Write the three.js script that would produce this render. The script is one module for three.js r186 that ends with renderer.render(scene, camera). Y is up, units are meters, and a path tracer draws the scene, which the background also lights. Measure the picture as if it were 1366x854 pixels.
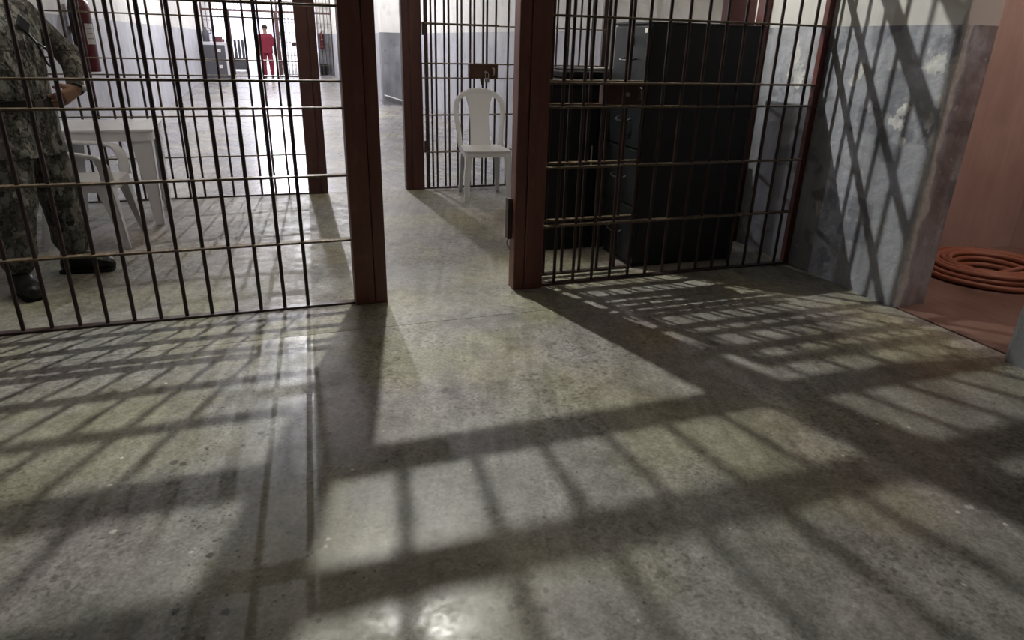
import * as THREE from 'three';
import { mergeGeometries, mergeVertices } from 'three/addons/utils/BufferGeometryUtils.js';
import { RoundedBoxGeometry } from 'three/addons/geometries/RoundedBoxGeometry.js';
import { MarchingCubes } from 'three/addons/objects/MarchingCubes.js';

// ------------------------------------------------------------------ camera, sky, sun, lamps, exposure
const scene = new THREE.Scene();
const camera = new THREE.PerspectiveCamera(50.44, 1366 / 854, 0.05, 200);
camera.position.set(0, 1.35, 3.598);
camera.rotation.set(-0.3870, -0.3460, 0.0273, 'YXZ');
scene.add(camera);
const renderer = new THREE.WebGLRenderer({ antialias: true });
renderer.toneMapping = THREE.LinearToneMapping;
renderer.toneMappingExposure = 0.54;
renderer.shadowMap.enabled = true;
renderer.shadowMap.type = THREE.PCFSoftShadowMap;
scene.background = new THREE.Color().setRGB(4.5, 4.5, 5.3);          // overcast white sky beyond the corridor's far end
const sun = new THREE.DirectionalLight(new THREE.Color().setRGB(1, 0.97, 0.92), 7);
sun.position.set(6, 30, -52); sun.target.position.set(0, 0, -40); sun.castShadow = true;
sun.shadow.camera.left = -20; sun.shadow.camera.right = 20; sun.shadow.camera.top = 20; sun.shadow.camera.bottom = -20; sun.shadow.camera.far = 80;
sun.shadow.mapSize.set(2048, 2048);
scene.add(sun, sun.target);
// lamp under the ceiling between the first two partitions; added unseen plates block its light from the bay
const BAY_LAMP = { at: [0.87, 4.42, -1.60], intensity: 92, color: [1.0, 0.985, 0.92] };
// bare bulbs hanging along the middle of the corridor: [x, y, z, intensity, colour]
const BULBS = [
  [0.80, 4.42, -10.8, 125, [0.95, 0.94, 1.0]],
  [0.60, 4.45, -18.5, 80, [0.93, 0.93, 1.0]],
  [0.50, 4.45, -24.0, 80, [0.93, 0.93, 1.0]],
];

// ------------------------------------------------------------------ helpers
const V = (x, y, z) => new THREE.Vector3(x, y, z);
let seed = 12345;
const rnd = () => { seed = (seed * 1664525 + 1013904223) >>> 0; return seed / 4294967296; };
const usedNames = new Map();
function numbered(name) { const n = usedNames.get(name) ?? 0; usedNames.set(name, n + 1); return n ? name + '_' + String(n).padStart(3, '0') : name; }
function shadows(o) { o.castShadow = true; o.receiveShadow = true; return o; }
function thing(name, label, category, pos = [0, 0, 0], turn = 0, group) {
  const o = new THREE.Group(); o.name = numbered(name); o.position.set(...pos); o.rotation.y = turn;
  o.userData = { label, category }; if (group) o.userData.group = group; scene.add(o); return o;
}
function part(parent, name, geo, mat, label) {
  const m = shadows(new THREE.Mesh(geo, mat)); m.name = name; if (label) m.userData.label = label; parent.add(m); return m;
}
function lone(name, geo, mat, label, category, group) {
  const m = shadows(new THREE.Mesh(geo, mat)); m.name = numbered(name); m.userData = { label, category }; if (group) m.userData.group = group; scene.add(m); return m;
}
function struct(name, label, category) {
  const g = new THREE.Group(); g.name = numbered(name); g.userData = { kind: 'structure', label, category }; scene.add(g); return g;
}
function structMesh(name, geo, mat, label, category) {
  const m = shadows(new THREE.Mesh(geo, mat)); m.name = numbered(name); m.userData = { kind: 'structure', label, category }; scene.add(m); return m;
}
// uv in metres from position and normal
function metreUV(g) {
  const p = g.attributes.position, n = g.attributes.normal, uv = new Float32Array(p.count * 2);
  for (let i = 0; i < p.count; i++) {
    const ax = Math.abs(n.getX(i)), ay = Math.abs(n.getY(i)), az = Math.abs(n.getZ(i));
    if (ax >= ay && ax >= az) { uv[2 * i] = p.getZ(i); uv[2 * i + 1] = p.getY(i); }
    else if (ay >= az) { uv[2 * i] = p.getX(i); uv[2 * i + 1] = p.getZ(i); }
    else { uv[2 * i] = p.getX(i); uv[2 * i + 1] = p.getY(i); }
  }
  g.setAttribute('uv', new THREE.BufferAttribute(uv, 2)); return g;
}
// box from min to max corner
function bx(x0, x1, y0, y1, z0, z1) {
  const g = new THREE.BoxGeometry(x1 - x0, y1 - y0, z1 - z0); g.translate((x0 + x1) / 2, (y0 + y1) / 2, (z0 + z1) / 2); return metreUV(g);
}
function rbx(x0, x1, y0, y1, z0, z1, r = 0.005, s = 2) {
  const g = new RoundedBoxGeometry(x1 - x0, y1 - y0, z1 - z0, s, r); g.translate((x0 + x1) / 2, (y0 + y1) / 2, (z0 + z1) / 2); return metreUV(g);
}
function cyl(x, y0, y1, z, r0, r1 = r0, seg = 12) {
  const g = new THREE.CylinderGeometry(r1, r0, y1 - y0, seg); g.translate(x, (y0 + y1) / 2, z); return g;
}
function rod(a, b, r, seg = 8) {
  const d = b.clone().sub(a), g = new THREE.CylinderGeometry(r, r, d.length(), seg);
  g.applyQuaternion(new THREE.Quaternion().setFromUnitVectors(V(0, 1, 0), d.normalize()));
  const c = a.clone().add(b).multiplyScalar(0.5); g.translate(c.x, c.y, c.z); return g;
}
const curve = (pts, closed = false) => new THREE.CatmullRomCurve3(pts.map((p) => p.isVector3 ? p : V(...p)), closed, 'catmullrom', 0.5);
function tube(pts, r, seg = 40, rs = 8, closed = false) { return new THREE.TubeGeometry(curve(pts, closed), seg, r, rs, closed); }
// sweep a rounded flat section (w across, t thick) along a path; side(t) gives the direction of the width
function ribbon(pts, w, t, side, seg = 30, n = 12) {
  const c = curve(pts), pos = [], idx = [], P = V(0, 0, 0), T = V(0, 0, 0);
  for (let i = 0; i <= seg; i++) {
    const u = i / seg; c.getPoint(u, P); c.getTangent(u, T);
    const S0 = typeof side === 'function' ? side(u) : side, N = V(0, 0, 0).crossVectors(T, S0).normalize(), S = V(0, 0, 0).crossVectors(N, T).normalize();
    const ww = typeof w === 'function' ? w(u) : w, tt = typeof t === 'function' ? t(u) : t;
    for (let k = 0; k < n; k++) {
      const a = (k / n) * Math.PI * 2, ca = Math.cos(a), sa = Math.sin(a);
      const x = Math.sign(ca) * Math.pow(Math.abs(ca), 0.5) * ww / 2, y = Math.sign(sa) * Math.pow(Math.abs(sa), 0.5) * tt / 2;
      pos.push(P.x + S.x * x + N.x * y, P.y + S.y * x + N.y * y, P.z + S.z * x + N.z * y);
    }
  }
  for (let i = 0; i < seg; i++) for (let k = 0; k < n; k++) {
    const a = i * n + k, b = i * n + (k + 1) % n, d = a + n, e = b + n; idx.push(a, d, b, b, d, e);
  }
  for (const [o, flip] of [[0, false], [seg * n, true]]) for (let k = 1; k < n - 1; k++) flip ? idx.push(o, o + k + 1, o + k) : idx.push(o, o + k, o + k + 1);
  const g = new THREE.BufferGeometry(); g.setAttribute('position', new THREE.Float32BufferAttribute(pos, 3)); g.setIndex(idx);
  g.computeVertexNormals(); return metreUV(g);
}
function shapeOf(pts) { const s = new THREE.Shape(); pts.forEach(([x, y], i) => i ? s.lineTo(x, y) : s.moveTo(x, y)); s.closePath(); return s; }
function plain(g) { const h = g.index ? g.toNonIndexed() : g; for (const k of Object.keys(h.attributes)) if (!['position', 'normal', 'uv'].includes(k)) h.deleteAttribute(k); return h; }
const merge = (list) => mergeGeometries(list.map(plain));

// ------------------------------------------------------------------ noise and textures
const H = new Float32Array(65536); for (let i = 0; i < 65536; i++) H[i] = rnd();
const hsh = (x, y) => H[((x * 374761 + y * 668265 + ((x * y) & 1023) * 97) >>> 0) & 65535];
function vnoise(x, y, px = 0, py = 0) {       // value noise, periodic when px / py are given
  let xi = Math.floor(x), yi = Math.floor(y); const fx = x - xi, fy = y - yi;
  let x1 = xi + 1, y1 = yi + 1;
  if (px) { xi = ((xi % px) + px) % px; x1 = ((x1 % px) + px) % px; } if (py) { yi = ((yi % py) + py) % py; y1 = ((y1 % py) + py) % py; }
  const u = fx * fx * (3 - 2 * fx), v = fy * fy * (3 - 2 * fy);
  const a = hsh(xi + 7, yi + 13), b = hsh(x1 + 7, yi + 13), c = hsh(xi + 7, y1 + 13), d = hsh(x1 + 7, y1 + 13);
  return a + (b - a) * u + (c - a) * v + (a - b - c + d) * u * v;
}
function fbm(x, y, oct = 4, px = 0, py = 0) {
  let s = 0, a = 0.5, n = 0; for (let i = 0; i < oct; i++) { s += a * vnoise(x, y, px, py); n += a; a *= 0.5; x *= 2; y *= 2; px *= 2; py *= 2; } return s / n;
}
const sstep = (a, b, x) => { const t = Math.min(1, Math.max(0, (x - a) / (b - a))); return t * t * (3 - 2 * t); };
function dataTex(w, h, fn, srgb = true, wrap = true) {
  const d = new Uint8Array(w * h * 4), o = [0, 0, 0];
  for (let j = 0; j < h; j++) for (let i = 0; i < w; i++) {
    fn(i, j, o); const k = 4 * (j * w + i); d[k] = Math.max(0, Math.min(255, o[0])); d[k + 1] = Math.max(0, Math.min(255, o[1])); d[k + 2] = Math.max(0, Math.min(255, o[2])); d[k + 3] = 255;
  }
  const t = new THREE.DataTexture(d, w, h); t.magFilter = THREE.LinearFilter; t.minFilter = THREE.LinearMipmapLinearFilter; t.generateMipmaps = true;
  if (wrap) t.wrapS = t.wrapT = THREE.RepeatWrapping; if (srgb) t.colorSpace = THREE.SRGBColorSpace; t.needsUpdate = true; return t;
}
function std(o) { return new THREE.MeshStandardMaterial(o); }

// --- polished concrete floor: one fine map for the near floor, one for the bay, and a repeating one for the corridor
const FX0 = -1.8, FZ0 = 0.39, FS = 5.2, FT = 2.42;   // the floor in front of the nearest partition
const BZ0 = -3.1, BT = 3.5;                          // the bay behind it
const spots = [];        // [x, z, radius, tone]: drips, chips and specks seen on the floor
for (const [x, z, r] of [[0.5, 2.32, 0.02], [0.56, 2.25, 0.016], [0.45, 2.29, 0.014], [0.49, 2.39, 0.014], [0.53, 2.29, 0.018], [0.47, 2.34, 0.012], [0.42, 2.33, 0.012], [0.55, 2.37, 0.012], [0.58, 2.31, 0.01]]) spots.push([x, z, r, -34]);
for (const [x, z, r] of [[-0.41, 1.38, 0.016], [-0.38, 1.4, 0.012], [-0.27, 1.9, 0.012], [-0.26, 1.84, 0.008], [-0.22, 2.13, 0.014], [0, 2.23, 0.009], [-0.13, 1.27, 0.013], [-0.19, 1.34, 0.009], [-0.31, 1.32, 0.009], [-0.34, 2.09, 0.012]]) spots.push([x, z, r, -62]);
for (const [x, z, r] of [[-0.59, 1.46, 0.009], [-0.54, 1.71, 0.012], [0.05, 1.93, 0.008], [0.04, 1.96, 0.007], [-0.32, 1.87, 0.007], [0.16, 1.6, 0.006], [-0.58, 1.3, 0.007], [1.85, 2.03, 0.008], [2.02, 2.39, 0.014], [1.96, 2.4, 0.009], [2.05, 2.49, 0.009], [2.15, 1.89, 0.008], [2.25, 1.95, 0.008], [2.2, 1.9, 0.006], [-0.5, 0.75, 0.008]]) spots.push([x, z, r, 70]);
for (let i = 0; i < 420; i++) spots.push([0.0 + rnd() * rnd() * 1.1 - 0.35, 0.4 + rnd() * 2.2, 0.002 + 0.005 * rnd() * rnd(), -58]);
for (let i = 0; i < 700; i++) spots.push([FX0 + rnd() * FS, FZ0 + rnd() * FT, 0.002 + 0.005 * rnd() * rnd(), rnd() < 0.3 ? 55 : -48]);
const scr = [];          // scratches [x, z, angle, length, tone]
for (let i = 0; i < 170; i++) scr.push([FX0 + rnd() * FS, FZ0 + rnd() * FT, rnd() * 6.3, 0.05 + 0.35 * rnd(), (rnd() - 0.55) * 40]);
scr.push([0.62, 0.62, 2.05, 0.62, 34], [0.66, 0.7, 2.0, 0.5, 22]);
const NW = 2048, NH = 1100, overlay = new Float32Array(NW * NH);
function paint(x, z, r, f) {
  const ci = (x - FX0) / FS * NW, cj = (z - FZ0) / FT * NH, ri = r / FS * NW, rj = r / FT * NH;
  for (let j = Math.floor(cj - 1.6 * rj - 1); j <= cj + 1.6 * rj + 1; j++) for (let i = Math.floor(ci - 1.6 * ri - 1); i <= ci + 1.6 * ri + 1; i++) {
    if (i < 0 || j < 0 || i >= NW || j >= NH) continue;
    const dx = (i - ci) / Math.max(ri, 0.8), dy = (j - cj) / Math.max(rj, 0.8), w = 1 - sstep(0.6, 1.15, Math.hypot(dx, dy) * (0.75 + 0.5 * vnoise(i * 0.5, j * 0.5)));
    if (w > 0) overlay[j * NW + i] += f * w;
  }
}
for (const [x, z, r, t] of spots) paint(x, z, r, t);
for (const [x, z, a, l, t] of scr) for (let s = 0; s < l; s += 0.0025) { const b = a + 0.5 * (vnoise(x * 9 + s * 4, z * 9) - 0.5); paint(x + Math.cos(b) * s, z + Math.sin(b) * s, 0.0012, t * 0.5); }
function floorTone(x, z, o, px = 0) {
  const P4 = px, a = fbm(x * 1.1 + 3, z * 1.1 + 9, 4), b = fbm(x * 5 + 30, z * 5, 4), c = fbm(x * 22, z * 22 + 5, 3), e = vnoise(x * 120, z * 120), f = vnoise(x * 300 + 5, z * 300);
  const streak = fbm(x * 30 + z * 9, z * 2.2 - x * 0.7, 3) - 0.5, warm = fbm(x * 2.3 + 40, z * 2.3 + 17, 3);
  const grit = sstep(0.66, 0.78, vnoise(x * 75 + 11, z * 75)) * sstep(0.42, 0.62, fbm(x * 3.1 + 7, z * 3.1 + 2, 3));
  let t = 134 + 50 * (a - 0.5) + 44 * (b - 0.5) + 44 * (c - 0.5) + 32 * (e - 0.5) + 26 * (f - 0.5) + 34 * streak - 26 * grit;
  t -= 22 * sstep(0.62, 0.72, c) * sstep(0.45, 0.6, b);
  const y = sstep(0.5, 0.75, warm) * 7 - sstep(0.55, 0.4, warm) * 2, p = sstep(0.54, 0.8, fbm(x * 1.7 + 81, z * 1.7 + 3, 3)) * 5;
  o[0] = t + 1.5 + y * 0.7 + p * 0.5; o[1] = t + y * 0.55 - p * 0.55; o[2] = t - 9 - y * 1.0 + p * 0.2;
}
const floorMap = dataTex(NW, NH, (i, j, o) => {
  floorTone(FX0 + (i + 0.5) / NW * FS, FZ0 + (j + 0.5) / NH * FT, o); const v = overlay[j * NW + i]; o[0] += v; o[1] += v; o[2] += v * 0.95;
}, true, false);
const roughAt = (x, z) => 255 * Math.max(0.18, 0.42 + 0.22 * (fbm(x * 3, z * 3 + 50, 4) - 0.5) + 0.24 * (fbm(x * 17, z * 17, 3) - 0.5) + 0.14 * (vnoise(x * 90, z * 90) - 0.5));
const floorRough = dataTex(1024, 550, (i, j, o) => { o[0] = o[1] = o[2] = roughAt(FX0 + i / 1024 * FS, FZ0 + j / 550 * FT); }, false, false);
floorMap.wrapT = floorRough.wrapT = THREE.MirroredRepeatWrapping;
const bayMap = dataTex(1024, 800, (i, j, o) => floorTone(FX0 + (i + 0.5) / 1024 * FS, BZ0 + (j + 0.5) / 800 * BT, o), true, false);
const bayRough = dataTex(512, 400, (i, j, o) => { o[0] = o[1] = o[2] = roughAt(FX0 + i / 512 * FS, BZ0 + j / 400 * BT) + 34; }, false, false);
const matFloor = new THREE.MeshPhysicalMaterial({ map: floorMap, roughnessMap: floorRough, roughness: 1, ior: 1.52 });
const matBay = new THREE.MeshPhysicalMaterial({ map: bayMap, roughnessMap: bayRough, roughness: 1, ior: 1.5 });
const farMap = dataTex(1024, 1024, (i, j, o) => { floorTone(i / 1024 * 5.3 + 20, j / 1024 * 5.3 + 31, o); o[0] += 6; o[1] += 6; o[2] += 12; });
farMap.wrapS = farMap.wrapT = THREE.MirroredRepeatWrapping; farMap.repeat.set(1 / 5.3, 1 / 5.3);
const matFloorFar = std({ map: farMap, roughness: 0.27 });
function floorUV(g, z0, t) { const p = g.attributes.position, uv = g.attributes.uv; for (let i = 0; i < p.count; i++) uv.setXY(i, (p.getX(i) - FX0) / FS, (p.getZ(i) - z0) / t); return g; }

// --- walls
const plasterMap = dataTex(1024, 1024, (i, j, o) => {
  const x = i / 128, y = j / 128, t = 208 + 16 * (fbm(x, y, 5, 8, 8) - 0.5) + 22 * (fbm(x * 4, y * 1.5 + 3, 4, 32, 12) - 0.5) - 12 * sstep(0.58, 0.8, fbm(x * 2 + 9, y * 2, 5, 16, 16));
  o[0] = t + 1; o[1] = t; o[2] = t - 4;
});
plasterMap.repeat.set(1 / 3, 1 / 3);
const matPlaster = std({ map: plasterMap, roughness: 0.8 });
const dadoMap = dataTex(1024, 1024, (i, j, o) => {
  const x = i / 128, y = j / 128, t = 122 + 34 * (fbm(x, y, 5, 8, 8) - 0.5) + 30 * (fbm(x * 6, y * 1.0 + 3, 4, 48, 8) - 0.5) - 14 * sstep(0.55, 0.8, fbm(x * 3 + 9, y * 3, 5, 24, 24)) + 10 * (vnoise(i / 3, j / 3) - 0.5);
  o[0] = t - 1; o[1] = t + 1; o[2] = t + 6;
});
dadoMap.repeat.set(1 / 3, 1 / 3);
const matDado = std({ map: dadoMap, roughness: 0.5 });
const litDadoMap = dataTex(1024, 1024, (i, j, o) => {
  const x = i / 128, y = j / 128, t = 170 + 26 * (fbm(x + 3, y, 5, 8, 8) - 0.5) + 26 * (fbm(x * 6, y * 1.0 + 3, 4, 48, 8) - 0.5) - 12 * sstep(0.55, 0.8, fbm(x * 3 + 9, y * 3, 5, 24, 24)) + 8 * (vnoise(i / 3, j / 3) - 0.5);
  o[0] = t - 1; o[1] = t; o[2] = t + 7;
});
litDadoMap.repeat.set(1 / 3, 1 / 3);
const matLitDado = std({ map: litDadoMap, roughness: 0.5 });  // dado copy lightened in place of more lamp light in the corridor
// the pier right of the near gate: u runs from z = -0.6 along its face, round the corner at z = 0.9 (u = 0.75) and on; flaked paint where the photograph shows it
const flakes = [[0.80, 1.30, 0.085, 0.05], [0.88, 1.19, 0.035, 0.10], [0.89, 0.92, 0.04, 0.055], [0.84, 1.02, 0.025, 0.06], [0.67, 1.06, 0.04, 0.05], [0.64, 1.0, 0.045, 0.035], [0.70, 0.90, 0.02, 0.03], [0.31, 1.25, 0.02, 0.05], [0.27, 1.19, 0.03, 0.03], [0.2, 0.42, 0.03, 0.05], [-0.24, 1.32, 0.03, 0.09], [-0.19, 1.2, 0.05, 0.07], [-0.28, 1.22, 0.03, 0.05]];
const pierMap = dataTex(1024, 1024, (i, j, o) => {
  const u = i / 1024 * 2, y = j / 1024 * 1.5, z = u - 0.6;
  const base = 168 + 36 * (fbm(u * 2.6, y * 2.6, 5) - 0.5) + 40 * (fbm(u * 11, y * 5 + 8, 4) - 0.5) + 14 * (vnoise(i / 2.5, j / 2.5) - 0.5) + 16 * (fbm(u * 40, y * 3, 2) - 0.5);
  let t = base - 34 * sstep(0.56, 0.68, fbm(u * 6 + 20, y * 6, 5));
  const warp = fbm(u * 22, y * 22, 4) - 0.5, w2 = fbm(u * 60, y * 60 + 9, 3) - 0.5;
  let f = 0;
  for (const [fz, fy, rz, ry] of flakes) f = Math.max(f, sstep(1.12, 0.9, Math.hypot((z - fz) / rz, (y - fy) / ry) + 1.5 * warp + 0.9 * w2 + 0.12) * (0.55 + 0.9 * fbm(u * 35, y * 35, 3)));
  const e = Math.abs(z - 0.905); f = Math.max(f, sstep(0.045, 0.02, e + 0.09 * (fbm(u * 9, y * 7 + 4, 4) - 0.42)) * 0.85);           // worn arris
  const speck = sstep(0.76, 0.82, fbm(u * 30 + 3, y * 30, 3)); f = Math.max(f, speck * 0.4);
  const brown = sstep(0.92, 0.99, z) * sstep(0.35, 0.6, fbm(u * 5 + 2, y * 3 + 7, 4));  // shade of the end face put into the colour as a brown tint
  let r = t - 2, g = t + 1, b = t + 9;
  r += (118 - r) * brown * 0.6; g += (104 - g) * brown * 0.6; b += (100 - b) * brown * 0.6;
  const fl = 214 + 40 * w2; r += (fl - r) * f; g += (fl + 1 - g) * f; b += (fl - 2 - b) * f;
  o[0] = r; o[1] = g; o[2] = b;
}, true, false);
const pierBump = dataTex(512, 512, (i, j, o) => { o[0] = o[1] = o[2] = 255 * fbm(i / 18, j / 18, 5); }, false);
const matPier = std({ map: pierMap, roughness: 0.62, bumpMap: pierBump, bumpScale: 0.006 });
const pinkMap = dataTex(512, 512, (i, j, o) => { const t = 24 * (fbm(i / 64, j / 64, 5, 8, 8) - 0.5) + 12 * (fbm(i / 8, j / 64, 3, 64, 8) - 0.5); o[0] = 170 + t; o[1] = 146 + t; o[2] = 139 + t; });
pinkMap.repeat.set(0.5, 0.5);
const matPink = std({ map: pinkMap, roughness: 0.7 });
const redFloorMap = dataTex(512, 512, (i, j, o) => { const t = 40 * (fbm(i / 64, j / 64, 5, 8, 8) - 0.5) + 20 * (fbm(i / 6, j / 40, 3) - 0.5); o[0] = 108 + t; o[1] = 85 + t; o[2] = 76 + t; });
redFloorMap.repeat.set(0.6, 0.6);
const matRedFloor = std({ map: redFloorMap, roughness: 0.42 });
const matCeil = std({ color: 0x8a8072, roughness: 0.95 });  // dulled and warmed to cut and tint the bounced light
const matCourt = std({ color: new THREE.Color().setRGB(0.5, 0.49, 0.47), roughness: 0.9 });

// --- painted iron
function paintMap(r, g, b, amp, chip) {
  return dataTex(256, 256, (i, j, o) => {
    const n = fbm(i / 32, j / 32, 4, 8, 8) - 0.5, s = fbm(i / 4, j / 64, 3, 64, 4) - 0.5, c = sstep(0.66, 0.74, fbm(i / 16 + 5, j / 16, 4, 16, 16)) * chip;
    o[0] = r + amp * n + amp * s + c; o[1] = g + amp * 0.8 * n + amp * 0.8 * s + c * 0.9; o[2] = b + amp * 0.7 * n + amp * 0.7 * s + c * 0.75;
  });
}
const postMap = paintMap(112, 73, 63, 16, 8); postMap.repeat.set(1.5, 0.7);
const matPost = std({ map: postMap, roughness: 0.45, metalness: 0 });
const shadedPostMap = paintMap(70, 43, 39, 12, 6); shadedPostMap.repeat.set(1.5, 0.7);  // shade put into a darker copy of the post paint, far partitions
const matShadedPost = std({ map: shadedPostMap, roughness: 0.45 });
const barMap = paintMap(56, 40, 37, 18, 16); barMap.repeat.set(2, 3);
const matBar = std({ map: barMap, roughness: 0.42, metalness: 0 });
const railMap = paintMap(96, 82, 64, 34, 50); railMap.repeat.set(3, 3);
const matRail = std({ map: railMap, roughness: 0.4, metalness: 0.1 });
const matRedPaint = std({ map: paintMap(92, 46, 40, 16, 14), roughness: 0.5 });
const matLock = std({ map: paintMap(66, 42, 33, 16, 10), roughness: 0.45, metalness: 0.1 });
const matSteel = std({ color: 0xb9b6b0, roughness: 0.3, metalness: 0.9 });

// ------------------------------------------------------------------ the setting
const CH = 4.7, DADO = 1.49;
{
  const fl = struct('floor', 'worn polished concrete floor with a joint across it in front of the gate', 'floor');
  part(fl, 'floor_slab', floorUV(bx(-1.75, 3.30, -0.1, 0, 0.3965, 6.1), FZ0, FT), matFloor);
  part(fl, 'floor_slab', floorUV(bx(-1.75, 3.30, -0.1, 0, -3.0, 0.3925), BZ0, BT), matBay);
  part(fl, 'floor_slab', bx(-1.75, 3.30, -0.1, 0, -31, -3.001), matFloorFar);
  part(fl, 'bed', bx(-1.9, 3.3, -0.16, -0.1, -31, 6.1), std({ color: 0x3a3834, roughness: 1 }));
}
structMesh('floor_red', bx(3.312, 5.4, -0.1, 0.004, -0.05, 3.2), matRedFloor, 'red painted floor of the small room through the right opening', 'floor');
structMesh('floor_side', bx(3.302, 6.2, -0.1, 0, -3.2, -0.2), matFloorFar, 'pale floor of the side room behind the tall black cabinet', 'floor');
structMesh('ceiling', bx(-1.9, 6.4, CH, CH + 0.15, -31, 6.3), matCeil, 'dull grey brown ceiling above the corridor', 'ceiling');
function wall(name, label, x0, x1, z0, z1, y0 = 0, y1 = CH, up = matPlaster, low = matDado) {
  const g = struct(name, label, 'wall');
  if (y0 < DADO) part(g, 'dado', bx(x0, x1, y0, Math.min(DADO, y1), z0, z1), low);
  if (y1 > DADO) part(g, 'upper_wall', bx(x0, x1, Math.max(DADO, y0), y1, z0, z1), up);
  return g;
}
wall('wall_left', 'long left corridor wall, grey below and white above', -1.95, -1.75, -31, 6.1, 0, CH, matPlaster, matLitDado);
wall('wall_back', 'pink wall behind the viewer', -1.95, 3.6, 6.1, 6.3, 0, CH, matPink, matPink);
wall('wall_right', 'right corridor wall behind the side cabinets, white over a grey dado', 3.29, 3.50, -12.2, -1.08, 0, CH, matPlaster, matLitDado);
wall('wall_right', 'wall over the narrow side doorway behind the cabinet', 3.29, 3.50, -1.08, -0.56, 2.25);
wall('wall_right', 'wall over the opening to the small red-floored room', 3.29, 3.52, 0.9, 1.6, 2.3);
wall('wall_step', 'wall end facing the viewer where the corridor narrows', 2.53, 3.5, -12.42, -12.2);
wall('wall_right', 'right wall of the narrower far corridor', 2.76, 2.96, -31, -12.42, 0, CH, matPlaster, matLitDado);
// worn pier and the pier nearest the viewer, lofted with softened, chipped corners
function pier(zA, zB, x0, x1, y0, y1, round, mapU, cornerAtEnd) {
  const ny = Math.max(2, Math.round((y1 - y0) / 0.03)), pos = [], uv = [], idx = [], ring = [];
  for (let j = 0; j <= ny; j++) {
    const y = y0 + (y1 - y0) * j / ny, row = [], r = round * (0.35 + 1.1 * fbm(y * 9 + 2, 3, 3)), n = (z) => 0.004 * (fbm(z * 5, y * 5 + 9, 3) - 0.5);
    if (cornerAtEnd) {
      row.push([x1, zA], [x0, zA]); for (let k = 1; k <= 12; k++) { const z = zA + (zB - r - zA) * k / 12; row.push([x0 + n(z), z]); }
      for (let k = 1; k <= 4; k++) { const a = k / 4 * Math.PI / 2; row.push([x0 + r * (1 - Math.cos(a)), zB - r + r * Math.sin(a)]); }
      row.push([x1, zB]);
    } else {
      row.push([x1, zA]); for (let k = 0; k <= 4; k++) { const a = k / 4 * Math.PI / 2; row.push([x0 + r * (1 - Math.sin(a)), zA + r * (1 - Math.cos(a))]); }
      for (let k = 1; k <= 12; k++) { const z = zA + r + (zB - zA - r) * k / 12; row.push([x0 + n(z), z]); }
      row.push([x1, zB]);
    }
    ring.push(row);
  }
  const m = ring[0].length;
  for (const [j, row] of ring.entries()) for (const [k, [x, z]] of row.entries()) {
    const y = y0 + (y1 - y0) * j / ny; pos.push(x, y, z);
    let u = z + 0.6; if (cornerAtEnd && x > x0 + 0.05) u = k === 0 ? -0.1 : 1.5 + (x - x0);
    mapU ? uv.push(u / 2, y / 1.5) : uv.push(z, y);
  }
  for (let j = 0; j < ny; j++) for (let k = 0; k < m; k++) { const a = j * m + k, b = j * m + (k + 1) % m, c = a + m, d = b + m; idx.push(a, b, c, b, d, c); }
  const g = new THREE.BufferGeometry(); g.setAttribute('position', new THREE.Float32BufferAttribute(pos, 3)); g.setAttribute('uv', new THREE.Float32BufferAttribute(uv, 2)); g.setIndex(idx);
  const h = g.toNonIndexed(); h.computeVertexNormals(); return h;
}
{
  const p = struct('wall_pier', 'battered grey and white pier with flaking paint at the right end of the gate', 'wall');
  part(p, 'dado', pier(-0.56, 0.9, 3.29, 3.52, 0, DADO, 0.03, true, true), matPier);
  part(p, 'upper_wall', pier(-0.56, 0.9, 3.292, 3.52, DADO, CH, 0.02, false, true), matPlaster);
  const q = struct('wall_pier', 'blue grey pier at the right edge of the picture', 'wall');
  part(q, 'dado', pier(1.6, 6.1, 3.22, 3.52, 0, DADO, 0.03, false, false), matDado);
  part(q, 'upper_wall', pier(1.6, 6.1, 3.222, 3.52, DADO, CH, 0.02, false, false), matPlaster);
}
// small red-floored room
structMesh('wall_pink', bx(3.52, 5.4, 0, CH, -0.05, 0.1), matPink, 'pink wall behind the coiled hose', 'wall');
structMesh('wall_pink', bx(5.3, 5.45, 0, CH, 0.1, 3.2), matPink, 'pink side wall of the small room', 'wall');
structMesh('wall_pink', bx(3.52, 5.4, 0, CH, 3.2, 3.35), matPink, 'pink far side wall of the small room', 'wall');
// side room behind the doorway in the bay
wall('wall_side', 'back wall of the side room behind the cabinet', 6.0, 6.15, -3.2, -0.2);
wall('wall_side', 'far wall of the side room behind the cabinet', 3.5, 6.1, -3.35, -3.2);
wall('wall_side', 'near wall of the side room behind the cabinet', 3.52, 6.1, -0.2, -0.06);
// beams over the partitions
structMesh('trim_1', bx(-1.75, 3.29, 3.5, CH, -0.1, 0.1), matPlaster, 'white concrete beam over the nearest barred partition', 'beam');
structMesh('trim_2', bx(-1.75, 3.29, 3.5, CH, -3.1, -2.9), matPlaster, 'white concrete beam over the second barred partition', 'beam');
structMesh('courtyard', bx(-25, 25, -0.12, -0.02, -70, -31), matCourt, 'pale sunlit yard beyond the far end of the corridor', 'ground');

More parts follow.
